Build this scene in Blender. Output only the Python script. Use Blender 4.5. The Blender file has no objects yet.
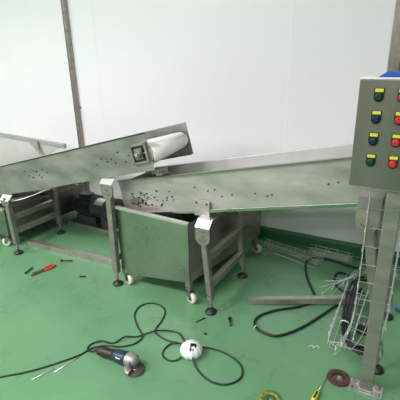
import bpy, bmesh, math, random
from mathutils import Vector, Matrix
from math import sin, cos, pi, radians, sqrt
random.seed(7)
S = bpy.context.scene
COL = S.collection

# ------------------------------------------------------------------ camera
pitch, yaw, roll = radians(19.8), radians(29.7), math.atan2(25, 1110)
Fw = Vector((-sin(yaw)*cos(pitch), cos(yaw)*cos(pitch), -sin(pitch)))
R0 = Vector((cos(yaw), sin(yaw), 0)); U0 = R0.cross(Fw)
Rt = R0*cos(roll) - U0*sin(roll); Up = Rt.cross(Fw)
cd = bpy.data.cameras.new('camera'); cam = bpy.data.objects.new('camera', cd); COL.objects.link(cam)
m = Matrix((Rt, Up, -Fw)).transposed().to_4x4(); m.translation = Vector((0, 0, 1.6))
cam.matrix_world = m
cd.sensor_width = 36; cd.lens = 36; cd.clip_start = .05
S.camera = cam

# ------------------------------------------------------------------ world, light, exposure
w = bpy.data.worlds.new('world'); S.world = w; w.use_nodes = True
w.node_tree.nodes['Background'].inputs[0].default_value = (.9, .95, 1, 1)
w.node_tree.nodes['Background'].inputs[1].default_value = .3
S.view_settings.view_transform = 'Standard'; S.view_settings.look = 'None'
S.view_settings.gamma = 1; S.view_settings.use_curve_mapping = False
S.view_settings.exposure = 0.0
CEIL = 3.6
LAMPS = [(x, y) for y in (-.7, -4.2) for x in (-5.6, -2.8, .4)]
for i, (x, y) in enumerate(LAMPS):
    ld = bpy.data.lights.new('ceiling_light', 'AREA'); ld.shape = 'RECTANGLE'; ld.size = 1.3; ld.size_y = .4
    ld.energy = {-5.6: 185, -2.8: 140, .4: 72}[x]; ld.color = (1, .925, .965)
    lo = bpy.data.objects.new('ceiling_light', ld); COL.objects.link(lo); lo.location = (x, y, CEIL-.09)

# ------------------------------------------------------------------ materials
def mat(name, col, rough=.5, metal=0, spec=.5, var=0, vscale=6, bump=0, bscale=60, stretch=(1, 1, 1), rvar=0, emit=None, alpha=1, coat=0):
    m = bpy.data.materials.new(name); m.use_nodes = True
    nt = m.node_tree; b = nt.nodes['Principled BSDF']
    b.inputs['Base Color'].default_value = (*col, 1)
    b.inputs['Roughness'].default_value = rough; b.inputs['Metallic'].default_value = metal
    b.inputs['Specular IOR Level'].default_value = spec; b.inputs['Coat Weight'].default_value = coat
    if emit: b.inputs['Emission Color'].default_value = (*emit[0], 1); b.inputs['Emission Strength'].default_value = emit[1]
    tc = nt.nodes.new('ShaderNodeTexCoord'); mp = nt.nodes.new('ShaderNodeMapping'); mp.inputs['Scale'].default_value = stretch
    nt.links.new(tc.outputs['Object'], mp.inputs[0])
    if var or rvar:
        n = nt.nodes.new('ShaderNodeTexNoise'); n.inputs['Scale'].default_value = vscale; n.inputs['Detail'].default_value = 6
        n.inputs['Roughness'].default_value = .65
        nt.links.new(mp.outputs[0], n.inputs['Vector'])
        if var:
            r = nt.nodes.new('ShaderNodeValToRGB'); r.color_ramp.elements[0].position = .3; r.color_ramp.elements[1].position = .7
            r.color_ramp.elements[0].color = (*[c*(1-var) for c in col], 1); r.color_ramp.elements[1].color = (*[min(1, c*(1+var)) for c in col], 1)
            nt.links.new(n.outputs['Fac'], r.inputs[0]); nt.links.new(r.outputs[0], b.inputs['Base Color'])
        if rvar:
            mr = nt.nodes.new('ShaderNodeMapRange'); mr.inputs[1].default_value = .3; mr.inputs[2].default_value = .7
            mr.inputs[3].default_value = max(.03, rough-rvar); mr.inputs[4].default_value = rough+rvar
            nt.links.new(n.outputs['Fac'], mr.inputs[0]); nt.links.new(mr.outputs[0], b.inputs['Roughness'])
    if bump:
        n2 = nt.nodes.new('ShaderNodeTexNoise'); n2.inputs['Scale'].default_value = bscale; n2.inputs['Detail'].default_value = 3
        nt.links.new(mp.outputs[0], n2.inputs['Vector'])
        bp = nt.nodes.new('ShaderNodeBump'); bp.inputs['Strength'].default_value = bump; bp.inputs['Distance'].default_value = .01
        nt.links.new(n2.outputs['Fac'], bp.inputs['Height']); nt.links.new(bp.outputs[0], b.inputs['Normal'])
    return m

M = {}
M['floor'] = mat('green_epoxy', (.128, .290, .148), .32, spec=.35, var=.11, vscale=3.2, rvar=.1, bump=.03, bscale=35)
M['kerb'] = mat('green_kerb_shaded', (.035, .16, .065), .35, spec=.4, var=.12, vscale=4)  # floor's green made darker: shade on the upright face put into the colour
M['wall'] = mat('white_panel', (.90, .905, .915), .28, spec=.35, var=.012, vscale=1.5)
M['seam'] = mat('panel_seam', (.97, .97, .98), .5)
M['greywall'] = mat('grey_painted_wall', (.36, .36, .37), .6, var=.05)
M['ceil'] = mat('ceiling_white', (.62, .62, .63), .6)
M['steel'] = mat('brushed_steel', (.345, .315, .285), .36, .72, var=.22, vscale=8, rvar=.12, bump=.04, bscale=40, stretch=(.5, 1, 2.2))
M['panel'] = mat('dusty_steel_sheet', (.34, .32, .305), .44, .76, var=.30, vscale=5.5, rvar=.14, bump=.04, bscale=30, stretch=(.6, 1, 1.5))
M['troughsteel'] = mat('dull_trough_sheet', (.49, .46, .43), .48, .6, var=.22, vscale=5, rvar=.12, bump=.04, bscale=30, stretch=(.6, 1, 1.5))
M['binsteel'] = mat('bin_sheet', (.31, .36, .285), .30, 1, var=.16, vscale=5, rvar=.06, bump=.03, bscale=20)
M['box'] = mat('satin_steel', (.27, .25, .22), .4, .88, var=.05, vscale=8, rvar=.05, bump=.04, bscale=90, stretch=(1, 1, .15))
M['bright'] = mat('bright_steel', (.74, .73, .72), .38, 1, var=.06, vscale=8)
M['darksteel'] = mat('dark_steel', (.30, .28, .25), .45, 1, var=.3, vscale=14)
M['wire'] = mat('galvanised_wire', (.80, .80, .79), .35, .6)
M['tube'] = mat('dull_tube', (.48, .455, .40), .42, .85, var=.22, vscale=9)
M['lightsheet'] = mat('lit_sheet', (.62, .62, .60), .4, .3, var=.05)  # paler than the trough steel: caught light and wall reflection put into the colour
M['rail'] = mat('worn_rail_steel', (.50, .495, .47), .4, .55, var=.15, vscale=9)
M['belt'] = mat('white_belt', (.94, .935, .915), .45, spec=.3)
M['rubber'] = mat('black_rubber', (.017, .018, .018), .5)
M['cable'] = mat('black_cable', (.012, .016, .015), .42)
M['motor'] = mat('motor_black', (.05, .055, .06), .35, var=.3, vscale=20)
M['cream'] = mat('cream_nylon', (.80, .76, .64), .4)
M['white'] = mat('white_plastic', (.86, .86, .84), .4)
M['grime'] = mat('dark_grime', (.03, .028, .024), .8, var=.5, vscale=60)
M['bolt'] = mat('dark_bolt', (.10, .095, .09), .4, 1)
M['red'] = mat('red_plastic', (.50, .02, .03), .32)
M['orange'] = mat('red_orange_plastic', (.72, .07, .025), .4)
M['yellow'] = mat('yellow_tag', (.62, .60, .05), .45)
M['green'] = mat('dark_green_button', (.006, .035, .028), .3)
M['blue'] = mat('blue_button', (.005, .022, .05), .3)
M['black'] = mat('black_plastic', (.013, .015, .014), .35)
M['bluebit'] = mat('blue_plastic', (.015, .10, .42), .4)
M['gblue'] = mat('grinder_blue', (.010, .038, .075), .42, var=.2, vscale=40)
M['maroon'] = mat('maroon_rubber', (.028, .014, .015), .5)
M['alu'] = mat('cast_aluminium', (.40, .40, .39), .5, .7, var=.2, vscale=40)
M['abras'] = mat('abrasive_maroon', (.085, .030, .028), .85, var=.3, vscale=90)
M['discy'] = mat('disc_yellow', (.22, .25, .035), .6, var=.15, vscale=40)
M['discg'] = mat('disc_green', (.03, .12, .05), .7)
M['cutdisc'] = mat('cut_disc', (.085, .07, .055), .8, var=.3, vscale=80)
M['lamp'] = mat('lamp_diffuser', (.9, .9, .9), .5, emit=((1, .985, .96), 5))
M['scribble'] = mat('white_mark', (.55, .72, .60), .7)

# ------------------------------------------------------------------ mesh helpers
def ident(): return Matrix.Identity(4)
def box(bm, c, s, rot=None):
    r = bmesh.ops.create_cube(bm, size=1)
    T = Matrix.Translation(Vector(c)) @ (rot.to_4x4() if rot else ident()) @ Matrix.Diagonal((*s, 1))
    bmesh.ops.transform(bm, matrix=T, verts=r['verts']); return r['verts']
def bx(bm, x0, x1, y0, y1, z0, z1):
    return box(bm, ((x0+x1)/2, (y0+y1)/2, (z0+z1)/2), (abs(x1-x0), abs(y1-y0), abs(z1-z0)))
def frame_to(d, up=None):
    d = Vector(d).normalized(); up = Vector(up) if up is not None else (Vector((0, 0, 1)) if abs(d.z) < .95 else Vector((0, 1, 0)))
    x = up.cross(d).normalized(); y = d.cross(x)
    return Matrix((x, y, d)).transposed()
def bar(bm, a, b, wx, wy, up=None):
    a = Vector(a); b = Vector(b)
    return box(bm, (a+b)/2, (wx, wy, (b-a).length), frame_to(b-a, up))
def cyl(bm, a, b, r, r2=None, seg=20, caps=True):
    a = Vector(a); b = Vector(b); r2 = r if r2 is None else r2
    g = bmesh.ops.create_cone(bm, cap_ends=caps, segments=seg, radius1=r, radius2=r2, depth=(b-a).length)
    T = Matrix.Translation((a+b)/2) @ frame_to(b-a).to_4x4()
    bmesh.ops.transform(bm, matrix=T, verts=g['verts'])
    for v in g['verts']:
        for f in v.link_faces:
            if len(f.verts) == 4: f.smooth = True
    return g['verts']
def lathe(bm, prof, T=None, seg=28, close=False):
    rings = []
    for r, z in prof:
        rings.append([bm.verts.new((r*cos(2*pi*k/seg), r*sin(2*pi*k/seg), z)) for k in range(seg)])
    n = len(rings)
    for i in range(n if close else n-1):
        A = rings[i]; B = rings[(i+1) % n]
        for k in range(seg):
            f = bm.faces.new((A[k], A[(k+1) % seg], B[(k+1) % seg], B[k])); f.smooth = True
    if not close:
        bm.faces.new(rings[0][::-1]); bm.faces.new(rings[-1])
    vs = [v for r in rings for v in r]
    if T is not None: bmesh.ops.transform(bm, matrix=T, verts=vs)
    return vs
def torus(bm, c, R, r, ax=(0, 0, 1), seg=28, s2=10):
    T = Matrix.Translation(Vector(c)) @ frame_to(ax).to_4x4()
    return lathe(bm, [(R+r*cos(2*pi*j/s2), r*sin(2*pi*j/s2)) for j in range(s2)], T, seg, close=True)
def prism(bm, poly, d, flip=False):
    """poly: list of 3D points (planar), extruded by vector d"""
    d = Vector(d)
    A = [bm.verts.new(Vector(p)) for p in poly]; B = [bm.verts.new(Vector(p)+d) for p in poly]
    n = len(A); bm.faces.new(A); bm.faces.new(B[::-1])
    for i in range(n): bm.faces.new((A[i], B[i], B[(i+1) % n], A[(i+1) % n]))
    return A+B
def spline(pts, k=6):
    P = [Vector(p) for p in pts]; out = []
    for i in range(len(P)-1):
        p0 = P[max(i-1, 0)]; p1 = P[i]; p2 = P[i+1]; p3 = P[min(i+2, len(P)-1)]
        for j in range(k):
            t = j/k
            out.append(.5*((2*p1)+(p2-p0)*t+(2*p0-5*p1+4*p2-p3)*t*t+(3*p1-p0-3*p2+p3)*t**3))
    out.append(P[-1]); return out
def tube(bm, pts, r, seg=8, smooth=0):
    P = spline(pts, smooth) if smooth else [Vector(p) for p in pts]
    rings = []; prev = None
    for i, p in enumerate(P):
        d = (P[min(i+1, len(P)-1)]-P[max(i-1, 0)]).normalized()
        if prev is None:
            u = Vector((0, 0, 1)) if abs(d.z) < .9 else Vector((0, 1, 0)); x = u.cross(d).normalized()
        else: x = (prev - d*prev.dot(d)).normalized()
        prev = x; y = d.cross(x)
        rings.append([bm.verts.new(p + (x*cos(2*pi*k/seg)+y*sin(2*pi*k/seg))*r) for k in range(seg)])
    for A, B in zip(rings, rings[1:]):
        for k in range(seg):
            f = bm.faces.new((A[k], A[(k+1) % seg], B[(k+1) % seg], B[k])); f.smooth = True
    bm.faces.new(rings[0][::-1]); bm.faces.new(rings[-1])
def NB(): return bmesh.new()
def wloc(p):
    v = Vector((0, 0, 0))
    while p is not None: v += p.location; p = p.parent
    return v
def obj(name, bm, m, parent=None, bevel=0, label=None):
    bmesh.ops.recalc_face_normals(bm, faces=bm.faces)
    if parent is not None: bmesh.ops.translate(bm, vec=-wloc(parent), verts=bm.verts)
    me = bpy.data.meshes.new(name); bm.to_mesh(me); bm.free()
    me.materials.append(M[m]) if isinstance(m, str) else me.materials.append(m)
    o = bpy.data.objects.new(name, me); COL.objects.link(o)
    if parent is not None: o.parent = parent
    if bevel:
        b = o.modifiers.new('bevel', 'BEVEL'); b.width = bevel; b.segments = 2; b.limit_method = 'ANGLE'; b.angle_limit = radians(40)
    if label: o['label'] = label
    return o
def struct(name, bm, m, parent=None, bevel=0):
    o = obj(name, bm, m, parent, bevel)
    if parent is None: o['kind'] = 'structure'
    return o
def tag(o, label, cat, group=None):
    o['label'] = label; o['category'] = cat
    if group: o['group'] = group
    return o
def thing(name, loc, label, cat, group=None):
    o = bpy.data.objects.new(name, None); COL.objects.link(o); o.location = loc; o.empty_display_size = .1
    return tag(o, label, cat, group)
def dup(root, loc, rotz, label, group=None):
    r = root.copy(); COL.objects.link(r); r.location = loc; r.rotation_euler = (0, 0, rotz); r['label'] = label
    if group: r['group'] = group
    for ch in list(root.children):
        c = ch.copy(); COL.objects.link(c); c.parent = r
        for g in list(ch.children):
            d = g.copy(); COL.objects.link(d); d.parent = c
    return r

# ------------------------------------------------------------------ room
X0, X1, Y0, Y1 = -8.5, 5.5, -11.0, 3.225
b = NB(); bx(b, X0, X1, Y0, Y1, -.1, 0); struct('floor', b, 'floor')
b = NB(); bx(b, X0, X1, Y0, Y1, CEIL, CEIL+.1); struct('ceiling', b, 'ceil')
b = NB(); bx(b, X0, X1, Y1, Y1+.1, 0, CEIL); struct('wall_back', b, 'wall')
b = NB(); bx(b, X0, X1, Y0-.1, Y0, 0, CEIL); struct('wall_front', b, 'greywall')
b = NB(); bx(b, X0-.1, X0, Y0, Y1, 0, CEIL); struct('wall_left', b, 'greywall')
b = NB(); bx(b, X1, X1+.1, Y0, Y1, 0, CEIL); struct('wall_right', b, 'greywall')
b = NB()   # painted coving at the wall foot: upright face with a sloped top and a small foot fillet
prof = [(Y1, 0), (Y1-.062, 0), (Y1-.047, .006), (Y1-.042, .018), (Y1-.040, .098), (Y1-.034, .108), (Y1, .114)]
prism(b, [(X0, y, z) for y, z in prof], (X1-X0, 0, 0)); struct('baseboard_back', b, 'kerb')
for i, x in enumerate((-5.0, -2.995, -1.009, .98, 2.97)):
    b = NB(); bx(b, x-.004, x+.004, Y1-.0015, Y1+.01, .114, CEIL); struct('trim_%d' % (i+1), b, 'seam' if x != -2.995 else 'wall')

# ceiling luminaires (housing with diffuser)
for i, (x, y) in enumerate(LAMPS):
    t = thing('ceiling_lamp', (x, y, CEIL-.08), 'white rectangular ceiling lamp with flat diffuser over the workshop floor', 'lamp', 'ceiling lamps of the workshop')
    b = NB(); bx(b, x-.7, x+.7, y-.25, y+.25, CEIL-.07, CEIL); obj('housing', b, 'white', t)
    b = NB(); bx(b, x-.66, x+.66, y-.21, y+.21, CEIL-.078, CEIL-.07); obj('diffuser', b, 'lamp', t)

# steel conduit on wall (left), wide trunking (right)
t = thing('steel_conduit', (-3.345, 3.2, .12), 'thin grey steel channel running up the white wall behind the left conveyor', 'pipe')
b = NB(); bx(b, -3.365, -3.315, 3.185, 3.2235, .12, CEIL); obj('channel', b, 'steel', t, .003)
b = NB(); bx(b, -3.3625, -3.3575, 3.181, 3.185, .12, CEIL); bx(b, -3.3225, -3.3175, 3.181, 3.185, .12, CEIL); obj('lip', b, 'darksteel', t)
for z in (1.1, 2.4, 3.2):
    b = NB(); bx(b, -3.385, -3.295, 3.219, 3.2245, z-.01, z+.01); obj('bracket', b, 'steel', t)
t = thing('cable_trunking', (-.245, 3.19, .12), 'wide grey steel trunking rising on the wall behind the control box', 'trunking')
b = NB(); bx(b, -.295, -.215, 3.16, 3.2235, .12, CEIL); obj('channel', b, 'steel', t, .004)
b = NB(); bx(b, -.29, -.22, 3.154, 3.16, .13, CEIL-.02); obj('lid', b, 'darksteel', t, .002)
t = thing('wall_switch', (-.165, 3.2, 1.4), 'black wall switch box beside the wide grey trunking, above the control box', 'switch')
b = NB(); bx(b, -.205, -.12, 3.17, 3.2235, 1.42, 1.58); obj('box', b, 'black', t, .004)
b = NB(); bx(b, -.185, -.14, 3.16, 3.17, 1.47, 1.53); obj('rocker', b, 'motor', t, .002)

# ------------------------------------------------------------------ conveyors
def rot_s(a): return Matrix.Rotation(-a, 3, 'Y')        # X axis tilts up by a
class Sl:                                                # slope frame: s along, t perpendicular
    def __init__(s, x, z, ang): s.x, s.z, s.a = x, z, ang
    def p(s, u, t, y): return Vector((s.x+u*cos(s.a)-t*sin(s.a), y, s.z+u*sin(s.a)+t*cos(s.a)))
    def box(s, bm, u0, u1, t0, t1, y0, y1):
        c = s.p((u0+u1)/2, (t0+t1)/2, (y0+y1)/2); return box(bm, c, (abs(u1-u0), abs(y1-y0), abs(t1-t0)), rot_s(s.a))

def screw(sl, u, t, y, r, parent, name='bolt', m='bolt'):
    b = NB(); p = sl.p(u, t, y); r *= .72; cyl(b, p+Vector((0, .001, 0)), p+Vector((0, -.005, 0)), r, seg=6)
    cyl(b, p+Vector((0, -.005, 0)), p+Vector((0, -.007, 0)), r*.6, seg=10)
    return obj(name, b, m, parent)

def grime_patches(sl, spots, y, parent, name):
    """irregular smears stuck to a sheet"""
    b = NB()
    for (u, t, r) in spots:
        p = sl.p(u, t, y); n = 9; ph = random.random()*6
        poly = []
        for k in range(n):
            rr = .75*r*random.uniform(.5, 1.3); a = 2*pi*k/n
            poly.append((p.x+rr*cos(a)*1.2, y, p.z+rr*sin(a)*.8))
        prism(b, poly, (0, -.0035*random.uniform(.6, 1.5), 0))
    o = obj(name, b, 'grime', parent); o['kind'] = 'stuff'; return o

# ---- conveyor A (upper left)
AA = Sl(-1.444, .933, math.atan(.257)); HA = .238; AL = -2.95
A = thing('belt_conveyor', (-2.4, 2.2, .5), 'upper left inclined steel belt conveyor with white belt end, discharging over the lower trough', 'conveyor')
b = NB(); AA.box(b, AL, 0, 0, HA, 1.967, 1.971); AA.box(b, AL, 0, 0, .002, 1.971, 1.999); obj('side_panel', b, 'panel', A, .001)
b = NB(); AA.box(b, AL, 0, 0, HA-.005, 2.449, 2.453); AA.box(b, AL, 0, HA-.007, HA-.005, 2.453, 2.466); AA.box(b, AL, 0, 0, .002, 2.42, 2.449); obj('side_panel', b, 'panel', A, .001)
b = NB(); AA.box(b, AL, -.25, .125, .128, 1.973, 2.447); obj('slider_bed', b, 'steel', A)
b = NB(); AA.box(b, AL, .001, HA-.003, HA+.004, 1.962, 1.973); obj('edge_strip', b, 'bolt', A)
# roller + belt
rc, ru, tr = .068, -.052, .100
b = NB(); lathe(b, [(.02, -.216), (rc*.72, -.21), (rc-.012, .21), (.02, .215)], Matrix.Translation(AA.p(ru-.006, tr+.008, 2.205)) @ Matrix.Rotation(pi/2, 4, 'X')); obj('end_roller', b, 'white', A)
b = NB(); prof = []
for k in range(13):
    a = pi/2 - pi*k/12; prof.append((ru+rc*cos(a), tr+rc*sin(a)))
us = [ru-.25*i for i in range(1, 12)]
def sag(u): return -.095*max(0, sin(pi*min(1, max(0, (u+2.35)/1.45)))) if u > -2.35 else 0
bot = [(u, (tr-rc)+sag(u)) for u in [-.2-.09*i for i in range(0, 29)]]
loop = [(-2.8, tr+rc)] + [(ru-.5, tr+rc)] + prof + bot + [(-2.8, tr-rc), (-2.85, tr)]
Y_a, Y_b = 1.985, 2.425
inner = [];
for i, (u, t) in enumerate(loop):
    p0 = loop[i-1]; p1 = loop[(i+1) % len(loop)]
    du, dt = p1[0]-p0[0], p1[1]-p0[1]; L = sqrt(du*du+dt*dt) or 1
    inner.append((u+dt/L*(-.0)+(-(-dt))/L*.004*-1*-1, t-du/L*-.004*-1*-1))
def ring(lst, y): return [b.verts.new(AA.p(u, t, y)) for u, t in lst]
def tap(l): return [((u-.012, .118+(t-tr)*.8) if u > -.3 else (u, t)) for u, t in l]
ra, rb, ia, ib = ring(loop, Y_a), ring(tap(loop), Y_b), ring(inner, Y_a), ring(tap(inner), Y_b)
n = len(loop)
for i in range(n):
    j = (i+1) % n
    for q in ((ra[i], ra[j], rb[j], rb[i]), (ia[i], ib[i], ib[j], ia[j]), (ra[i], ia[i], ia[j], ra[j]), (rb[i], rb[j], ib[j], ib[i])):
        f = b.faces.new(q); f.smooth = q[0] in (ra[i],) and q[1] in (ra[j],)
obj('belt', b, 'belt', A)
# take-up bearing with square guard frame on near panel
cu, ct = -.075, .118
b = NB()
for (u0, u1, t0, t1) in ((cu-.064, cu+.064, ct+.05, ct+.064), (cu-.064, cu+.064, ct-.064, ct-.05), (cu-.064, cu-.05, ct-.05, ct+.05), (cu+.05, cu+.064, ct-.05, ct+.05)):
    AA.box(b, u0, u1, t0, t1, 1.949, 1.967)
tk = obj('bearing_frame', b, 'steel', A, .001)
b = NB(); AA.box(b, cu-.05, cu+.05, ct-.05, ct+.05, 1.963, 1.967); obj('opening', b, 'bolt', A)
b = NB(); AA.box(b, cu-.032, cu+.03, ct-.034, ct+.034, 1.945, 1.963); p = AA.p(cu, ct, 1.945); cyl(b, p, p+Vector((0, -.012, 0)), .026, .022)
hb = obj('bearing', b, 'darksteel', A, .002)
b = NB(); p = AA.p(cu, ct, 1.933); cyl(b, p, p+Vector((0, -.014, 0)), .011); obj('shaft', b, 'bright', hb)
b = NB(); cyl(b, AA.p(cu-.05, ct, 1.957), AA.p(cu-.03, ct, 1.957), .005); obj('adjusting_screw', b, 'steel', A); b = NB(); cyl(b, AA.p(cu+.03, ct, 1.957), AA.p(cu+.055, ct, 1.957), .005); obj('adjusting_screw', b, 'steel', A)
for du, dt in ((-.057, -.057), (.057, -.057), (-.057, .057), (.057, .057)): screw(AA, cu+du, ct+dt, 1.949, .0035, A)
for u, t in ((-.21, .085), (-.26, .155), (-.175, .12), (-.33, .12), (-.42, .135), (-1.05, .15), (-1.1, .11), (-1.15, .15), (-1.22, .12), (-1.26, .16), (-1.0, .12)): screw(AA, u, t, 1.967, .0065, A)
grime_patches(AA, [(-.3, .09, .012), (-.37, .11, .01), (-.47, .10, .008), (-1.12, .14, .012), (-1.18, .10, .01), (-1.08, .09, .008), (-2.0, .05, .02), (-1.0, -.002, .01)], 1.966, A, 'grime')
# loose bracket below the discharge end
b = NB(); AA.box(b, -.06, .02, -.03, -.002, 2.0, 2.08); p = AA.p(.0, -.02, 1.99); cyl(b, p, p+Vector((0, .05, 0)), .012); AA.box(b, -.02, .03, -.045, -.03, 1.99, 2.06); obj('scraper_mount', b, 'darksteel', A, .002)
# raised feed guard at the far side of tail
b = NB()
bar(b, (-4.35, 2.67, .868), (-3.0, 2.67, .812), .045, .03, (0, 1, 0)); obj('guard_rail', b, 'rail', A, .003)
b = NB(); prism(b, [(-4.35, 2.66, .85), (-3.05, 2.66, .80), (-3.30, 2.66, .67), (-3.7, 2.66, .55), (-4.35, 2.66, .42)], (0, .003, 0)); obj('guard_sheet', b, 'lightsheet', A)
b = NB(); prism(b, [(-3.50, 2.64, .84), (-3.36, 2.64, .83), (-3.30, 2.60, .72), (-3.34, 2.60, .735)], (0, .006, 0)); obj('gusset', b, 'darksteel', A)

# ---- conveyor B (lower right trough)
BA = Sl(-1.783, .535, math.atan(.2128)); HB = .255; BL = 2.3
B = thing('trough_conveyor', (-.9, 2.28, .5), 'long green-tinged steel trough conveyor rising to the right behind the control box', 'conveyor')
b = NB(); BA.box(b, 0, BL, 0, HB, 2.060, 2.064); BA.box(b, 0, BL, 0, .003, 2.060, 2.085); obj('side_panel', b, 'troughsteel', B, .001)
b = NB(); BA.box(b, 0, BL, 0, HB-.01, 2.496, 2.50); BA.box(b, 0, BL, HB-.013, HB-.009, 2.50, 2.518); obj('side_panel', b, 'lightsheet', B, .001)  # far side paler than the near panel, for light falling on its inner face
b = NB(); BA.box(b, 0, BL, .06, .063, 2.064, 2.496); obj('trough_bottom', b, 'steel', B)
b = NB(); BA.box(b, 0, BL, HB, HB+.003, 2.040, 2.066); obj('rim', b, 'steel', B)
b = NB(); BA.box(b, 0, BL, -.002, .018, 2.046, 2.058); obj('lower_lip', b, 'binsteel', B, .002)
b = NB(); BA.box(b, 0, .004, 0, HB-.02, 2.064, 2.496); obj('end_plate', b, 'steel', B)
b = NB(); BA.box(b, .3, BL-.05, .066, .07, 2.08, 2.48); obj('belt', b, 'belt', B)
for u, t in ((.71, .135), (.76, .14), (.80, .095), (.87, .10), (1.02, .10), (1.09, .08), (1.12, .085), (1.44, .125), (1.49, .13), (.62, .165), (.42, .15), (.35, .09)): screw(BA, u, t, 2.06, .0065, B)
gs = []
for i in range(46):
    u = random.gauss(.19, .10); t = random.gauss(.10, .035)
    if .02 < u < .5 and .05 < t < .2: gs.append((u, t, random.uniform(.003, .012)))
gs += [(.10, .085, .02), (.13, .08, .018), (.16, .09, .016), (.12, .11, .012), (.20, .075, .014)]
grime_patches(BA, gs, 2.0595, B, 'grime')
b = NB(); p = BA.p(.13, .105, 2.06); cyl(b, p, p+Vector((0, -.02, 0)), .024); BA.box(b, .08, .18, .09, .12, 2.045, 2.06); obj('tail_bearing', b, 'darksteel', B, .002)
b = NB(); bx(b, -1.205, -1.098, 2.038, 2.046, .648, .755); obj('mounting_plate', b, 'troughsteel', B, .001)
for x in (-1.188, -1.115):
    b = NB(); cyl(b, (x, 2.038, .735), (x, 2.032, .735), .006, seg=6); obj('bolt', b, 'bolt', B)

# ------------------------------------------------------------------ leg frames
def leveller(t, x, y, z=.1, name='foot'):
    b = NB(); lathe(b, [(.038, 0), (.04, .006), (.037, .014), (.018, .022), (.012, .03)], Matrix.Translation((x, y, 0)), 24)
    f = obj(name, b, 'rubber', t, label='black round foot')
    b = NB(); cyl(b, (x, y, .026), (x, y, z+.01), .008, seg=12); cyl(b, (x, y, .045), (x, y, .055), .014, seg=6); obj('spindle', b, 'steel', f)
def head_plate(t, x, ytop, ybase, ztop, zbot, wdt, far=False):
    """angle with flat top flange and a rounded slotted cheek in front of the leg"""
    b = NB(); y0 = ybase; s = 1 if not far else -1
    zc0 = ztop-.032; poly = [(x-wdt/2, y0, zc0), (x+wdt/2, y0, zc0)]
    r = wdt/2; zc = zbot + r
    for k in range(11):
        a = -pi*k/10; poly.append((x+r*cos(a), y0, zc+r*sin(a)))
    prism(b, poly, (0, .005*s, 0)); o = obj('head_bracket', b, 'steel', t, .001)
    b = NB(); prism(b, [(x-wdt/2, y0-.003, zc0), (x-wdt/2, y0+.045, ztop+.008), (x-wdt/2, max(ytop, y0+.046), ztop+.008), (x-wdt/2, max(ytop, y0+.046), ztop+.012), (x-wdt/2, y0+.042, ztop+.012), (x-wdt/2, y0-.006, zc0)], (wdt, 0, 0)); obj('top_flange', b, 'bright', t, label='bright sloping flange')
    b = NB(); pts = [(x+r*.62*cos(-pi*(.18+.64*k/8)), y0-.0015*s, zc+.01+r*.62*sin(-pi*(.18+.64*k/8))) for k in range(9)]
    tube(b, pts, .0018, 6); obj('slot', b, 'bolt', o)
    b = NB(); cyl(b, (x, y0, zc+.012), (x, y0-.008*s, zc+.012), .008, seg=6); obj('pivot_bolt', b, 'steel', o)
def leg_frame(loc, label, Yf, Yr, xt, xb, ztop, rails, cap_y, wdt=.11, legw=.046, flange_z=None, dxr=0):
    t = thing('leg_frame', loc, label, 'support frame')
    for y, far in ((Yf, False), (Yr, True)):
        dx = dxr if far else 0
        b = NB(); bar(b, (xb+dx, y, .1), (xt+dx, y, ztop), legw, .04, (0, 1, 0)); obj('leg', b, 'steel', t, .004)
        leveller(t, xb+dx, y)
    for z, hh in rails:
        f = (z-.1)/(ztop-.1); x = xb+(xt-xb)*f
        b = NB(); bar(b, (x, Yf+.02, z), (x+dxr, Yr-.02, z), .035, hh, (0, 0, 1)); obj('cross_rail', b, 'steel', t, .003)
        b = NB(); cyl(b, (x+.018, Yf+.06, z), (x+.022, Yf+.06, z), .010, seg=14); obj('end_cap', b, 'tube', t)
    fz = flange_z or ztop+.06
    head_plate(t, xt, cap_y, Yf-.024, fz, ztop-(.075 if wdt > .104 else .045), wdt)
    return t
F1 = leg_frame((-2.98, 2.2, 0), 'steel leg frame with two rails under the left conveyor, beside left bin', 1.955, 2.437, -2.985, -2.965, .515, ((.33, .045), (.205, .045)), 1.963, flange_z=.53)
b = NB(); bx(b, -3.04, -2.93, 1.963, 1.967, .45, .56)
F2 = leg_frame((-1.866, 2.2, 0), 'steel leg frame under discharge end of the left conveyor, beside the middle bin', 1.965, 2.45, -1.842, -1.846, .76, ((.40, .045), (.22, .045)), 1.967, wdt=.105, flange_z=.825, dxr=-.018)
F3 = leg_frame((-1.07, 2.2, 0), 'steel leg frame with two rungs under the trough, right of the middle bin', 1.975, 2.49, -1.103, -1.062, .535, ((.385, .05), (.20, .045)), 2.052, flange_z=.642, legw=.038, wdt=.102)
F4 = leg_frame((-.1, 2.2, 0), 'splayed steel leg frame behind the control box post', 1.93, 2.448, -.178, -.042, .86, ((.45, .045), (.25, .045)), 2.04, wdt=.105, flange_z=.94)

# ------------------------------------------------------------------ casters and bins
def caster_parts(t, x, y, ztop, ang):
    r = .039; d = Vector((cos(ang), sin(ang), 0)); n = Vector((-sin(ang), cos(ang), 0))
    c = Vector((x, y, r)) + d*.022
    b = NB(); T = Matrix.Translation(c) @ frame_to(n).to_4x4()
    lathe(b, [(.012, -.014), (r-.004, -.014), (r, -.009), (r, .009), (r-.004, .014), (.012, .014)], T, 26); wh = obj('wheel', b, 'cream', t, label='cream nylon wheel')
    b = NB(); cyl(b, c-n*.022, c+n*.022, .009, seg=12); obj('axle', b, 'bolt', wh)
    b = NB()
    for s in (-1, 1):
        o = n*s*.019
        prism(b, [c+o-d*.012+Vector((0, 0, -.008)), c+o+d*.012+Vector((0, 0, -.008)), Vector((x, y, .082))+o+d*.024, Vector((x, y, .082))+o-d*.02], n*s*.003)
    box(b, (x, y, .084), (.05, .046, .006), Matrix.Rotation(ang, 3, 'Z')); cyl(b, (x, y, .084), (x, y, ztop), .012)
    obj('caster_fork', b, 'darksteel', t, .0008)
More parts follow.
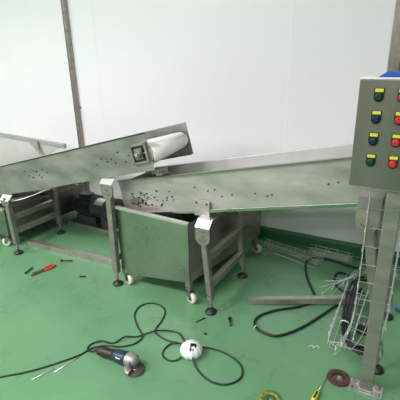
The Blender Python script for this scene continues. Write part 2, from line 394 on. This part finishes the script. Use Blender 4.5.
def bin_(loc, label, xl, xr_f, xr_b, yf, yb, ztop_l, ztop_r, zb_l, zb_r, angs, cast):
    t = thing('catch_bin', loc, label, 'bin')
    T = .004
    b = NB(); prism(b, [(xl, yf, zb_l), (xr_f, yf, zb_r), (xr_f, yf, ztop_r), (xl, yf, ztop_l)], (0, T, 0)); obj('front_panel', b, 'binsteel', t)
    b = NB(); prism(b, [(xr_f, yf, zb_r), (xr_b, yb, zb_r), (xr_b, yb, ztop_r-.004), (xr_f, yf, ztop_r)], (-T, 0, 0)); obj('side_panel', b, 'steel' if xl > -3 else 'darksteel', t)  # right side of the left bin gets a darker steel than its other sides
    b = NB(); prism(b, [(xl, yf+T, zb_l), (xl, yb, zb_l), (xl, yb, ztop_l), (xl, yf+T, ztop_l)], (T, 0, 0)); obj('side_panel', b, 'steel', t)
    b = NB(); prism(b, [(xl, yb, zb_l), (xr_b, yb, zb_r), (xr_b, yb, ztop_r), (xl, yb, ztop_l)], (0, -T, 0)); obj('back_panel', b, 'steel', t)
    b = NB(); prism(b, [(xl+T, yf+T, zb_l+.02), (xr_f-T, yf+T, zb_r+.02), (xr_b-T, yb-T, zb_r+.02), (xl+T, yb-T, zb_l+.02)], (0, 0, .004)); obj('bottom', b, 'steel', t)
    b = NB(); bar(b, (xl+.004, yf-.006, ztop_l+.004), (xr_f+.006, yf-.006, ztop_r+.004), .02, .026, (0, 1, 0)); 
    obj('rim', b, 'rail', t, .002)
    for (x, y, zt, ang) in cast:
        b = NB(); bx(b, x-.02, x+.02, y-.002, y+.038, .10, zt); obj('post', b, 'steel', t, .003)
        caster_parts(t, x, y+.018, .11, ang)
    return t
bin_((-1.5, 2.45, 0), 'large open green-tinged steel catch bin on casters under the trough, middle of the room', -1.818, -1.228, -1.10, 1.994, 2.95, .612, .595, .085, .165, 0,
     [(-1.79, 1.998, .20, radians(-20)), (-1.25, 1.998, .59, radians(-15)), (-1.79, 2.89, .58, radians(60)), (-1.13, 2.89, .57, radians(5))])
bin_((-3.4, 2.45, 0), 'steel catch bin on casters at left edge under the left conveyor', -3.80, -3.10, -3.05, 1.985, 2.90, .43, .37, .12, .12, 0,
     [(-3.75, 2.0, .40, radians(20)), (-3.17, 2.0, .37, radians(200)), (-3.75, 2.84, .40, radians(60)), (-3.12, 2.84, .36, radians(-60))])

# ------------------------------------------------------------------ gear motor on base
t = thing('gear_motor', (-2.76, 2.75, 0), 'black gear motor with silver label on brown base, on floor between conveyor legs', 'motor')
b = NB(); bx(b, -3.03, -2.40, 2.60, 2.92, 0, .012); bx(b, -3.03, -2.40, 2.60, 2.608, .012, .05); bx(b, -3.03, -2.40, 2.912, 2.92, .012, .05); bx(b, -3.03, -3.022, 2.608, 2.912, .012, .05)
obj('base_frame', b, 'tube', t, .002)
b = NB(); c = Vector((0, 2.74, .215))
lathe(b, [(.05, 0), (.085, .005), (.098, .03), (.10, .06), (.10, .255), (.112, .26), (.112, .28)], Matrix.Translation((-3.01, 2.74, .215)) @ Matrix.Rotation(pi/2, 4, 'Y'), 32)
mo = obj('motor_body', b, 'motor', t)
b = NB()
for k in range(22):
    a = 2*pi*k/22; p = Vector((-2.855, 2.74+.104*cos(a), .215+.104*sin(a))); box(b, p, (.17, .018, .004), Matrix.Rotation(a, 3, 'X'))
obj('cooling_fin', b, 'motor', mo)
b = NB(); bx(b, -2.93, -2.81, 2.69, 2.79, .31, .335); obj('terminal_box', b, 'motor', mo, .004)
b = NB(); torus(b, (-2.79, 2.74, .335), .018, .004, (0, 1, 0), 16, 6); obj('lifting_eye', b, 'darksteel', mo)
b = NB(); bx(b, -2.95, -2.70, 2.65, 2.83, .05, .125); bx(b, -2.98, -2.67, 2.63, 2.85, .04, .055); obj('motor_foot', b, 'motor', t, .004)
b = NB(); lathe(b, [(.11, 0), (.10, .01), (.10, .15), (.12, .16), (.12, .23), (.05, .235), (.03, .24), (.03, .29)], Matrix.Translation((-2.73, 2.74, .205)) @ Matrix.Rotation(pi/2, 4, 'Y'), 30); bx(b, -2.62, -2.47, 2.64, 2.84, .05, .16)
gb = obj('gearbox', b, 'motor', t, .002)
b = NB(); lathe(b, [(.1015, 0), (.1015, .11)], Matrix.Translation((-2.71, 2.74, .205)) @ Matrix.Rotation(pi/2, 4, 'Y'), 40)
bmesh.ops.delete(b, geom=[f for f in b.faces if len(f.verts) > 4 or f.calc_center_median().z < .262 or f.calc_center_median().y > 2.74], context='FACES')
obj('rating_plate', b, 'bright', gb, label='silver label')
b = NB(); tube(b, [(-2.48, 2.66, .28), (-2.44, 2.62, .26), (-2.3, 2.6, .23), (-2.15, 2.55, .26), (-1.95, 2.5, .31)], .008, 8, 5); tag(obj('motor_cable', b, 'cable'), 'thin black cable stretched from the gear motor to the right', 'cable')

# ------------------------------------------------------------------ control box on post
t = thing('control_box', (-.068, 1.775, 0), 'grey steel control box with buttons in rows, on a post at right edge', 'control box')
PX, PY = -.071, 1.775
bzx0, bzx1, by0, by1, bz0, bz1 = -.250, .122, 1.722, 1.925, 1.072, 1.500
b = NB(); bx(b, bzx0, bzx1, by0+.012, by1, bz0, bz1); obj('enclosure', b, 'box', t, .004)
b = NB(); bx(b, bzx0-.002, bzx1+.002, by0, by0+.011, bz0-.002, bz1+.002); dr = obj('door', b, 'box', t, .003)
b = NB(); bx(b, bzx0-.003, bzx1+.003, by0, by1+.005, bz1+.0025, bz1+.008); obj('top_cover', b, 'white', t, .002, label='white top cover')
b = NB(); bx(b, PX-.031, PX+.031, PY-.035, PY+.035, .008, bz0-.008); obj('post', b, 'steel', t, .004)
b = NB(); bx(b, PX-.06, PX+.06, PY-.05, PY+.06, bz0-.008, bz0); obj('top_flange', b, 'steel', t, .001)
b = NB(); bx(b, PX-.078, PX+.078, PY-.048, PY+.035, 0, .008); bp = obj('base_plate', b, 'bright', t, .002)
for sx in (-1, 1):
    for sy in (-1, 1):
        b = NB(); cyl(b, (PX+sx*.062, PY-.006+sy*.028, .007), (PX+sx*.062, PY-.006+sy*.028, .018), .007, seg=6); obj('anchor_bolt', b, 'darksteel', bp)
b = NB()
for sx in (-1, 1):
    b = NB(); prism(b, [(PX+sx*.031, PY-.002, .008), (PX+sx*.050, PY-.002, .008), (PX+sx*.031, PY-.002, .03)], (0, .004, 0)); obj('gusset', b, 'steel', bp)
cols = [(-.177, False), (-.094, True), (-.011, False), (.072, True)]
rows = (1.444, 1.359, 1.272, 1.186)
fy = by0
for ci, (x, redc) in enumerate(cols):
    for ri, z in enumerate(rows):
        b = NB(); poly = [(x-.0185, fy, z+.026), (x+.0185, fy, z+.026), (x+.0185, fy, z-.008)]
        for k in range(1, 8): a = -pi*k/8; poly.append((x+.0185*cos(a), fy, z-.008+.0185*sin(a)))
        poly.append((x-.0185, fy, z-.008)); prism(b, poly, (0, -.004, 0))
        pl = obj('push_button', b, 'black', dr, .0006)
        b = NB(); T = Matrix.Translation((x, fy-.004, z-.007)) @ Matrix.Rotation(pi/2, 4, 'X')
        lathe(b, [(.0150, 0), (.0160, .004), (.0125, .006), (.0125, .010), (.010, .012)], T, 24)
        mm = 'red' if redc and not (ci == 1 and ri == 9) else ('blue' if ri in (1, 2) else 'green')
        obj('button_cap', b, mm, dr, label='red button' if mm == 'red' else 'dark green button' if mm == 'green' else 'dark blue button')
        b = NB(); bx(b, x-.0150, x+.0150, fy-.0052, fy-.004, z+.0115, z+.0240); obj('tag_plate', b, 'yellow', dr, label='yellow tag')
b = NB(); bx(b, bzx1-.03, bzx1-.015, fy-.008, fy, 1.27, 1.31); obj('lock', b, 'darksteel', dr, .002)
# blue ribbed thing on top
zt = bz1+.008
t = thing('blue_tray', (-.02, 1.85, zt), 'blue ribbed plastic piece lying on top of the control box', 'plastic tray')
b = NB(); prism(b, [(-.192, 1.74, zt), (.10, 1.74, zt), (.10, 1.74, zt+.018), (-.165, 1.74, zt+.018)], (0, .07, 0)); obj('body', b, 'bluebit', t, .003)
b = NB()
for k in range(16): x = -.16+k*.016; bx(b, x, x+.006, 1.737, 1.813, zt+.004, zt+.020)
o = obj('ribs', b, 'bluebit', t)

# ------------------------------------------------------------------ wire cable trays
def tray(name, path, side, normal_hint, wdt, hgt, label, step=.09, nl=4, r=.0022, group=None):
    """path: centre line of the tray floor; side: width direction; cross wires are U shaped"""
    t = thing(name, path[0], label, 'cable tray', group)
    P = spline(path, 8); side = Vector(side).normalized()
    # arc length resample
    L = [0]
    for a, c in zip(P, P[1:]): L.append(L[-1]+(c-a).length)
    def atl(s):
        for i in range(len(P)-1):
            if L[i+1] >= s-1e-9:
                f = (s-L[i])/max(1e-9, L[i+1]-L[i]); p = P[i].lerp(P[i+1], f); d = (P[i+1]-P[i]).normalized(); return p, d
        return P[-1], (P[-1]-P[-2]).normalized()
    def fr(s):
        p, d = atl(s); sd = (side - d*side.dot(d)).normalized(); nn = sd.cross(d).normalized()
        if nn.dot(Vector(normal_hint)) < 0: nn = -nn
        return p, sd, nn
    N = max(8, int(L[-1]/.04)); b = NB()
    lanes = [(-wdt/2, hgt), (wdt/2, hgt), (-wdt/2, hgt*.45), (wdt/2, hgt*.45)] + [(-wdt/2+wdt*k/(nl-1), 0) for k in range(nl)]
    for o, hh in lanes:
        pts = []
        for i in range(N+1):
            p, sd, nn = fr(L[-1]*i/N); pts.append(p+sd*o+nn*hh)
        tube(b, pts, r, 6)
    k = step/2
    while k < L[-1]:
        p, sd, nn = fr(k); q = nn*-2*r
        tube(b, [p-sd*(wdt/2+2*r)+nn*(hgt+.006), p-sd*(wdt/2+2*r)+q, p+sd*(wdt/2+2*r)+q, p+sd*(wdt/2+2*r)+nn*(hgt+.006)], r, 6); k += step
    obj('wire_mesh', b, 'wire', t)
    return t
# climbing tray behind the post
tray('cable_tray', [(-.105, 1.905, 1.06), (-.105, 1.905, .8), (-.105, 1.905, .5), (-.112, 1.90, .30), (-.15, 1.92, .14), (-.19, 1.97, .05), (-.24, 2.06, .012)], (1, .1, 0), (0, -1, 0), .15, .05, 'upright wire mesh cable tray bending from behind the post to the floor', .098, 3, .0019)
tray('cable_tray', [(-.25, 2.02, .008), (-.255, 2.16, .012), (-.25, 2.32, .05), (-.235, 2.48, .15)], (1, .1, 0), (0, 0, 1), .13, .05, 'short wire mesh tray piece lying beside post, under black cable bundle', .07, 5, .002)
# fanned loose end of mesh
t = thing('loose_tray_wires', (-.38, 2.72, 0), 'fan of bent bare wires splaying from the mesh tray towards the wall', 'wires')
b = NB()
for i, (x, y) in enumerate([(-.47, 2.52), (-.50, 2.60), (-.50, 2.70), (-.47, 2.79), (-.42, 2.46)]):
    tube(b, [(x, y, .004), (-.38+.01*i, 2.66+.02*i, .05), (-.26, 2.72+.012*i, .10+.01*i), (-.2, 2.62, .2)], .002, 6, 4)
for f in (.25, .5, .75):
    tube(b, [(-.47+.25*f, 2.50+.15*f, .01+.12*f), (-.47+.25*f, 2.78-.02*f, .02+.12*f)], .002, 6)
obj('bent_wires', b, 'wire', t)
# trays lying along kerb
tray('cable_tray', [(-1.12, 3.085, .008), (-.86, 3.03, .008), (-.58, 2.955, .008)], (0, 1, 0), (0, 0, 1), .075, .035, 'wire mesh cable tray lying along the green kerb, nearest the bin caster', .085, 4, .002)
tray('cable_tray', [(-.72, 3.128, .01), (-.55, 3.12, .01), (-.36, 3.105, .01)], (0, 1, 0), (0, 0, 1), .07, .045, 'short wire tray piece against kerb, between bin tray and control post', .09, 4, .0018)
tray('cable_tray', [(-.13, 3.07, .008), (.1, 3.0, .008), (.4, 2.95, .008)], (0, 1, 0), (0, 0, 1), .12, .035, 'wire mesh tray on the floor near kerb, right of the control post', .085, 5, .002)
for k, (a, c, lb) in enumerate([((-1.13, 3.00, .004), (-.60, 2.86, .004), 'long bare steel rod on floor in front of the kerb wire tray'), ((-1.03, 3.02, .004), (-.74, 2.985, .004), 'short bare steel rod beside the long rod near kerb')]):
    b = NB(); cyl(b, a, c, .0035, seg=8); tag(obj('steel_rod', b, 'wire'), lb, 'rod')

# square tubes on the floor
def sq_tube(a, c, s, label, m='tube', bolt=False):
    a = Vector(a); c = Vector(c); t = thing('square_tube', a, label, 'steel tube'); b = NB(); d = (c-a).normalized(); Rr = frame_to(d)
    th = .003
    for ox, oy, wx, wy in ((0, s/2-th/2, s, th), (0, -s/2+th/2, s, th), (s/2-th/2, 0, th, s-2*th), (-s/2+th/2, 0, th, s-2*th)):
        box(b, (a+c)/2+Rr @ Vector((ox, oy, 0)), (wx, wy, (c-a).length), Rr)
    obj('tube_wall', b, m, t, .001)
    b = NB(); box(b, a+d*.012, (s-2*th, s-2*th, .003), Rr); obj('end_plug', b, 'grime', t)
    return t
sq_tube((-3.02, 2.12, .0225), (-1.93, 2.195, .0225), .044, 'long steel square tube on floor, from left leg frame to middle bin')
sq_tube((-.885, 2.185, .021), (-.262, 2.47, .054), .040, 'short worn square tube on floor, right end resting on black cables')

# ------------------------------------------------------------------ cables
def cable(name, pts, r, label, m='cable', zs=None, k=6):
    P = [(x, y, (r if zs is None else zs.get(i, r))) for i, (x, y) in enumerate(pts)]
    b = NB(); tube(b, P, r, 10, k); return tag(obj(name, b, m), label, 'cable')
GR = [(-1.450, 1.320), (-1.5, 1.309), (-1.537, 1.327), (-1.542, 1.369), (-1.498, 1.407), (-1.433, 1.431), (-1.399, 1.5), (-1.343, 1.545), (-1.289, 1.604), (-1.246, 1.649), (-1.182, 1.687), (-1.124, 1.686), (-1.045, 1.62)]
cable('grinder_cord', GR, .0048, 'thin black cord from the angle grinder handle curling to the white dome', zs={0: .03, 1: .012, 4: .0145, 6: .0145, 8: .0145, 9: .0145, 12: .02})
EX = [(-1.82, 0.899), (-1.792, 0.938), (-1.685, 1.043), (-1.592, 1.169), (-1.536, 1.266), (-1.514, 1.34), (-1.461, 1.392), (-1.387, 1.421), (-1.325, 1.473), (-1.307, 1.538), (-1.33, 1.578), (-1.411, 1.633), (-1.497, 1.718), (-1.52, 1.807), (-1.48, 1.868), (-1.405, 1.88), (-1.337, 1.839), (-1.299, 1.749), (-1.287, 1.665), (-1.259, 1.626), (-1.179, 1.605), (-1.109, 1.607), (-1.045, 1.61)]
cable('extension_cord', EX, .0048, 'long black cord from left edge looping up beyond grinder to white dome', zs={22: .02})
EX2 = [(-1.04, 1.602), (-1.099, 1.602), (-1.134, 1.559), (-1.12, 1.491), (-1.065, 1.466), (-1.021, 1.49), (-0.998, 1.535)]
cable('loop_cord', EX2, .0048, 'small black cord loop on the left side of the white dome', zs={0: .02, 6: .02, 1: .0145})
EX3 = [(-0.955, 1.62), (-0.903, 1.662), (-0.795, 1.663), (-0.698, 1.626), (-0.656, 1.557), (-0.669, 1.496), (-0.721, 1.449), (-0.807, 1.445), (-0.9, 1.493), (-0.945, 1.53), (-.965, 1.555), (-.95, 1.575)]
cable('loop_cord', EX3, .0052, 'large black cord loop on the right side of the white dome', zs={0: .02, 9: .04, 10: .085, 11: .07})
B1b = [(-0.265, 2.952), (-0.404, 3.022), (-0.571, 3.04), (-0.666, 3.0), (-0.683, 2.898), (-0.617, 2.687), (-0.516, 2.496), (-0.482, 2.417), (-0.559, 2.298), (-0.691, 2.178), (-0.768, 2.053), (-0.737, 1.956), (-0.648, 1.928), (-0.581, 1.952), (-0.494, 2.072), (-0.415, 2.25), (-0.36, 2.39), (-0.30, 2.53), (-0.23, 2.716)]
cable('power_cable', B1b, .0085, 'thick black cable making a wide loop under the worn square tube', zs={0: .03})
B2 = [(-0.236, 2.804), (-0.322, 2.856), (-0.413, 2.875), (-0.435, 2.765), (-0.384, 2.652), (-0.296, 2.61), (-0.208, 2.64)]
cable('power_cable', B2, .0085, 'short thick black cable loop on the floor behind the wire fan', zs={0: .05, 6: .02})
for j, (dx, dz, lb) in enumerate([(-.02, .0, 'outermost, nearest the square tube end'), (.0, .004, 'middle one'), (.02, .012, 'innermost, nearest the post')]):
    pts = [(-.20+dx*.6, 2.74, .06+dz), (-.262+dx, 2.56, .13+dz), (-.262+dx, 2.33, .10+dz), (-.24+dx*.8, 2.13, .055+dz), (-.195+dx*.5, 2.03-dz*2, .035+dz*.7+.006*j), (-.13, 1.985+.02*j, .032+dz*.5+.004*j), (-.06, 2.01+.026*j, .03+dz*.5)]
    b = NB(); tube(b, pts, .0085, 10, 6)
    tag(obj('bundle_cable', b, 'cable'), 'thick black cable curving through wire tray, ' + lb, 'cable')
b = NB(); torus(b, (-.25, 2.17, .068), .025, .0035, (0.1, 1, .45), 24, 6); tag(obj('cable_tie', b, 'white'), 'white cable tie round the black cable bundle beside post', 'cable tie')
b = NB(); torus(b, (-.737, 1.956, .0105), .0125, .0025, (.9, -.4, 0), 16, 6); tag(obj('cable_tie', b, 'white'), 'small white tie on the wide loop of thick cable', 'cable tie')
# spare foot lying inside the tray area
t = thing('spare_foot', (-.15, 2.235, 0), 'round black rubber levelling foot on floor behind the tray bundle', 'foot')
b = NB(); lathe(b, [(.042, 0), (.045, .006), (.042, .02), (.02, .03), (.012, .034)], Matrix.Translation((-.15, 2.235, 0)), 24); obj('pad', b, 'rubber', t)
b = NB(); cyl(b, (-.15, 2.235, .03), (-.15, 2.235, .06), .008); obj('stud', b, 'steel', t)
b = NB(); tube(b, [(.0, 2.56, .012), (.03, 2.55, .012), (.09, 2.51, .014), (.16, 2.44, .012)], .011, 10, 5); tag(obj('blue_hose', b, 'bluebit'), 'short blue hose end on floor right of the control post', 'hose')

# ------------------------------------------------------------------ white ribbed dome
t = thing('plug_cover', (-.975, 1.57, 0), 'round white ribbed plastic dome with dark opening where black cords meet', 'plug cover')
b = NB(); seg = 48; prof = [(.035, 0), (.05, .004), (.060, .02), (.063, .035), (.058, .052), (.045, .068), (.028, .077), (.010, .081)]
for i in range(len(prof)):
    pass
rings = []
for r, z in prof:
    rings.append([b.verts.new((-.975+r*(1+(.035 if k % 4 < 2 else -.02))*cos(2*pi*k/seg), 1.57+r*(1+(.035 if k % 4 < 2 else -.02))*sin(2*pi*k/seg), z)) for k in range(seg)])
for Aq, Bq in zip(rings, rings[1:]):
    for k in range(seg): f = b.faces.new((Aq[k], Aq[(k+1) % seg], Bq[(k+1) % seg], Bq[k])); f.smooth = True
b.faces.new(rings[0][::-1]); b.faces.new(rings[-1]); obj('shell', b, 'white', t)
b = NB(); T = Matrix.Translation((-.953, 1.553, .066)) @ frame_to((.35, -.28, .85), (0, 1, 0)).to_4x4() @ Matrix.Diagonal((.75, 1.3, 1, 1))
lathe(b, [(.021, -.010), (.022, .006), (.014, .010), (.004, .009)], T, 20); obj('socket', b, 'black', t, label='dark opening')

# ------------------------------------------------------------------ angle grinder
G0 = Vector((-1.440, 1.320, 0)); G1 = Vector((-1.18, 1.336, 0)); gd = (G1-G0).normalized(); gn = Vector((-gd.y, gd.x, 0))
t = thing('angle_grinder', (-1.3, 1.38, 0), 'blue and black angle grinder with silver gear head lying on the green floor', 'angle grinder')
def gp(u, v, z): return G0 + gd*u + gn*v + Vector((0, 0, z))
def gl(prof, z0=.036, z1=.052, sy=1.0):
    a = gp(0, 0, z0); c = gp(.24, 0, z1); T = Matrix.Translation(a) @ frame_to(c-a, (0, 0, 1)).to_4x4() @ Matrix.Diagonal((sy*1.12, 1.06, 1.1, 1)); b = NB(); lathe(b, prof, T, 24); return b
obj('handle', gl([(.014, 0), (.024, .006), (.027, .02), (.025, .045), (.0245, .075), (.027, .095), (.026, .1)]), 'maroon', t)
bd = obj('motor_housing', gl([(.026, .1), (.030, .108), (.033, .13), (.033, .165), (.031, .178)]), 'gblue', t)
b = NB(); p = gp(.135, -.029, .052); 
Rg = frame_to(gd, (0, 0, 1)); box(b, gp(.160, -.0305, .0625), (.010, .004, .03), Rg @ Matrix.Rotation(radians(38), 3, 'Z')); obj('brand_label', b, 'white', bd, .0005)
b = NB(); box(b, gp(.07, 0, .069), (.012, .006, .03), Rg); obj('slide_switch', b, 'black', t, .001)
obj('collar', gl([(.033, .174), (.035, .176), (.035, .184), (.033, .186)]), 'black', t)
obj('gear_head', gl([(.032, .178), (.034, .184), (.033, .205), (.028, .228), (.018, .24), (.006, .243)], sy=1.05), 'alu', t)
hc = gp(.240, 0, 0)
b = NB(); lathe(b, [(.028, .030), (.028, .05), (.022, .07), (.012, .078)], Matrix.Translation(hc), 24); cyl(b, hc+Vector((0, 0, .03)), hc+Vector((0, 0, .012)), .02); obj('gear_neck', b, 'alu', t)
b = NB(); cyl(b, hc+gn*.028+Vector((0, 0, .052)), hc+gn*.036+Vector((0, 0, .052)), .011, seg=14); cyl(b, hc-gn*.028+Vector((0, 0, .052)), hc-gn*.036+Vector((0, 0, .052)), .011, seg=14)
for k in range(4): a = pi/4+k*pi/2; cyl(b, hc+Vector((.018*cos(a), .018*sin(a), .068)), hc+Vector((.018*cos(a), .018*sin(a), .074)), .004, seg=8)
obj('gear_bolt', b, 'bolt', t)
tilt = Matrix.Rotation(radians(6), 4, gn)
dc = hc + gd*.018 - gn*.014
b = NB(); lathe(b, [(.008, .008), (.052, .008), (.052, .0105), (.008, .0105)], Matrix.Translation(dc) @ Matrix.Rotation(radians(4), 4, 'X') @ ident(), 40); obj('cutting_disc', b, 'cutdisc', t)
b = NB(); N = 26; phi0 = math.atan2(gd.y, gd.x)+radians(100); ins = []; outs = []
pr = [(.024, .030), (.055, .027), (.060, .024), (.060, .012), (.058, .012), (.058, .022), (.054, .0245), (.024, .0275)]
rg = []
for k in range(N+1):
    a = phi0 + radians(165)*k/N; rg.append([b.verts.new(dc+Vector((r*cos(a), r*sin(a), z))) for r, z in pr])
for Aq, Bq in zip(rg, rg[1:]):
    for k in range(len(pr)): f = b.faces.new((Aq[k], Aq[(k+1) % len(pr)], Bq[(k+1) % len(pr)], Bq[k])); f.smooth = True
b.faces.new(rg[0]); b.faces.new(rg[-1][::-1]); obj('disc_guard', b, 'alu', t)
b = NB(); lathe(b, [(.016, .0105), (.016, .016), (.010, .018)], Matrix.Translation(dc), 18); obj('flange_nut', b, 'darksteel', t)
b = NB(); tube(b, [gp(-.03, 0.0, .022), gp(-.012, 0, .030), gp(.004, 0, .034)], .008, 10, 4); obj('strain_relief', b, 'rubber', t)

# ------------------------------------------------------------------ discs, screwdriver, pliers, bits
t = thing('sanding_disc', (-.471, 1.478, 0), 'yellow and green round sanding disc at the bottom edge of photo', 'disc')
c = Matrix.Translation((-.471, 1.478, 0))
b = NB(); lathe(b, [(.030, 0), (.055, 0), (.055, .006), (.030, .006)], c, 40, close=True); obj('outer_ring', b, 'discy', t)
b = NB(); lathe(b, [(.011, 0.001), (.030, .001), (.030, .0045), (.011, .0045)], c, 32, close=True); obj('centre_plate', b, 'discg', t)
b = NB()
for k in range(9): a = 2*pi*k/9; box(b, (-.471+.043*cos(a), 1.478+.043*sin(a), .0062), (.012, .006, .0012), Matrix.Rotation(a+pi/2, 3, 'Z'))
obj('printed_mark', b, 'discg', t)
t = thing('flap_disc', (-.2, 1.775, 0), 'maroon abrasive flap disc on floor beside the post base plate', 'disc')
c = Matrix.Translation((-.205, 1.775, 0))
b = NB(); seg = 60; rr = []
for r, z in ((.032, .004), (.032, .012), (.057, .010), (.059, .004), (.057, 0), (.032, 0)):
    rr.append([b.verts.new((-.205+r*cos(2*pi*k/seg), 1.775+r*sin(2*pi*k/seg), z+(.0025*((k % 3)/2) if z > .009 else 0))) for k in range(seg)])
for i in range(len(rr)):
    for k in range(seg): b.faces.new((rr[i][k], rr[i][(k+1) % seg], rr[(i+1) % len(rr)][(k+1) % seg], rr[(i+1) % len(rr)][k]))
obj('flaps', b, 'abras', t)
b = NB(); lathe(b, [(.012, .002), (.033, .003), (.033, .008), (.020, .0045), (.012, .004)], c, 32, close=True); obj('backing', b, 'darksteel', t)
t = thing('screwdriver', (-.27, 1.66, 0), 'yellow and black handled screwdriver pointing away, between the two discs', 'screwdriver')
a0 = Vector((-.283, 1.555, .013)); a1 = Vector((-.262, 1.755, .006)); dd = (a1-a0).normalized(); Ts = Matrix.Translation(a0) @ frame_to(dd).to_4x4()
b = NB(); lathe(b, [(.008, 0), (.012, .005), (.0135, .025), (.0125, .06), (.008, .075), (.009, .085)], Ts, 12); h = obj('handle', b, 'yellow', t)
b = NB()
for k in range(3): a = 2*pi*k/3+pi/2; q = Ts @ Vector((.0115*cos(a), .0115*sin(a), .036)); box(b, q, (.008, .005, .05), frame_to(dd) @ Matrix.Rotation(a+pi/2, 3, 'Z'))
obj('grip_stripe', b, 'black', h)
b = NB(); lathe(b, [(.003, .085), (.003, .19), (.001, .205)], Ts, 10); obj('shaft', b, 'bright', t)
t = thing('pliers', (-2.53, 1.87, 0), 'pliers with red-orange handles on floor near the left end of long tube', 'pliers')
P0 = Vector((-2.515, 1.80, .009))
b = NB(); tube(b, [(-2.50, 1.845, .009), (-2.485, 1.89, .009), (-2.49, 1.94, .009)], .010, 8, 4); obj('handle', b, 'orange', t)
b = NB(); tube(b, [(-2.515, 1.845, .009), (-2.53, 1.885, .009), (-2.515, 1.935, .009)], .010, 8, 4); obj('handle', b, 'orange', t)
b = NB(); bar(b, (-2.505, 1.85, .009), (-2.53, 1.735, .009), .02, .012, (0, 0, 1)); bar(b, (-2.51, 1.85, .009), (-2.545, 1.76, .009), .014, .012, (0, 0, 1)); obj('jaw', b, 'darksteel', t, .002)
b = NB(); cyl(b, (-2.508, 1.838, .015), (-2.508, 1.838, .019), .009, seg=12); obj('pivot', b, 'bolt', t)
def bit(name, a, c, r, m, label, cat, seg=8, head=True):
    b = NB(); a = Vector(a); c = Vector(c); cyl(b, a, c, r, seg=seg)
    if head: cyl(b, a, a+(a-c).normalized()*r*1.3, r*1.8, seg=6)
    return tag(obj(name, b, m), label, cat)
bit('bolt', (-2.60, 1.745, .012), (-2.63, 1.83, .008), .006, 'bolt', 'loose dark bolt on floor left of the red pliers', 'bolt')
bit('bolt', (-2.50, 2.02, .012), (-2.42, 2.06, .008), .006, 'bolt', 'loose dark bolt on floor behind the red pliers', 'bolt')
bit('bolt', (-2.17, 1.905, .010), (-2.14, 1.93, .006), .005, 'bolt', 'small dark bolt on floor in front of the long tube', 'bolt')
bit('bolt', (-.915, 1.955, .012), (-.885, 1.90, .008), .007, 'bolt', 'loose dark bolt lying alone right of the trough leg foot', 'bolt')
bit('bolt', (-.995, 1.756, .010), (-.98, 1.763, .007), .006, 'rubber', 'tiny dark nut on floor beyond the white dome', 'nut', head=False)
bit('welding_rod', (-1.627, 1.008, .003), (-1.585, 1.12, .003), .0028, 'wire', 'thin pale welding rod on floor nearest the left cord', 'rod', head=False)
bit('welding_rod', (-1.562, 1.099, .003), (-1.530, 1.255, .003), .0028, 'wire', 'thin pale welding rod on floor just left of the grinder handle', 'rod', head=False)
bit('threaded_rod', (-1.10, 1.83, .004), (-1.065, 1.90, .004), .004, 'bolt', 'short dark threaded rod in front of the trough leg foot', 'rod', head=False)
b = NB(); tube(b, [(-1.02, 1.97, .003), (-1.015, 2.01, .01), (-1.0, 2.05, .004), (-.985, 2.09, .012), (-.995, 2.11, .004)], .002, 6, 4); tag(obj('bent_wire', b, 'wire'), 'short bent bright wire beside the trough leg foot', 'wire')
for i, (x, y, lb) in enumerate([(-.395, 1.955, 'left'), (-.365, 1.965, 'right')]):
    b = NB(); tube(b, [(x-.012, y-.015, .0012), (x-.002, y+.004, .002), (x+.012, y+.006, .0012), (x+.014, y-.012, .0012)], .0022, 6, 4)  # draws the scribbled mark on the floor as thin raised strokes
    tag(obj('floor_scribble', b, 'scribble'), '%s one of two pale scribbled strokes on the floor left of the wire tray' % lb, 'floor mark')
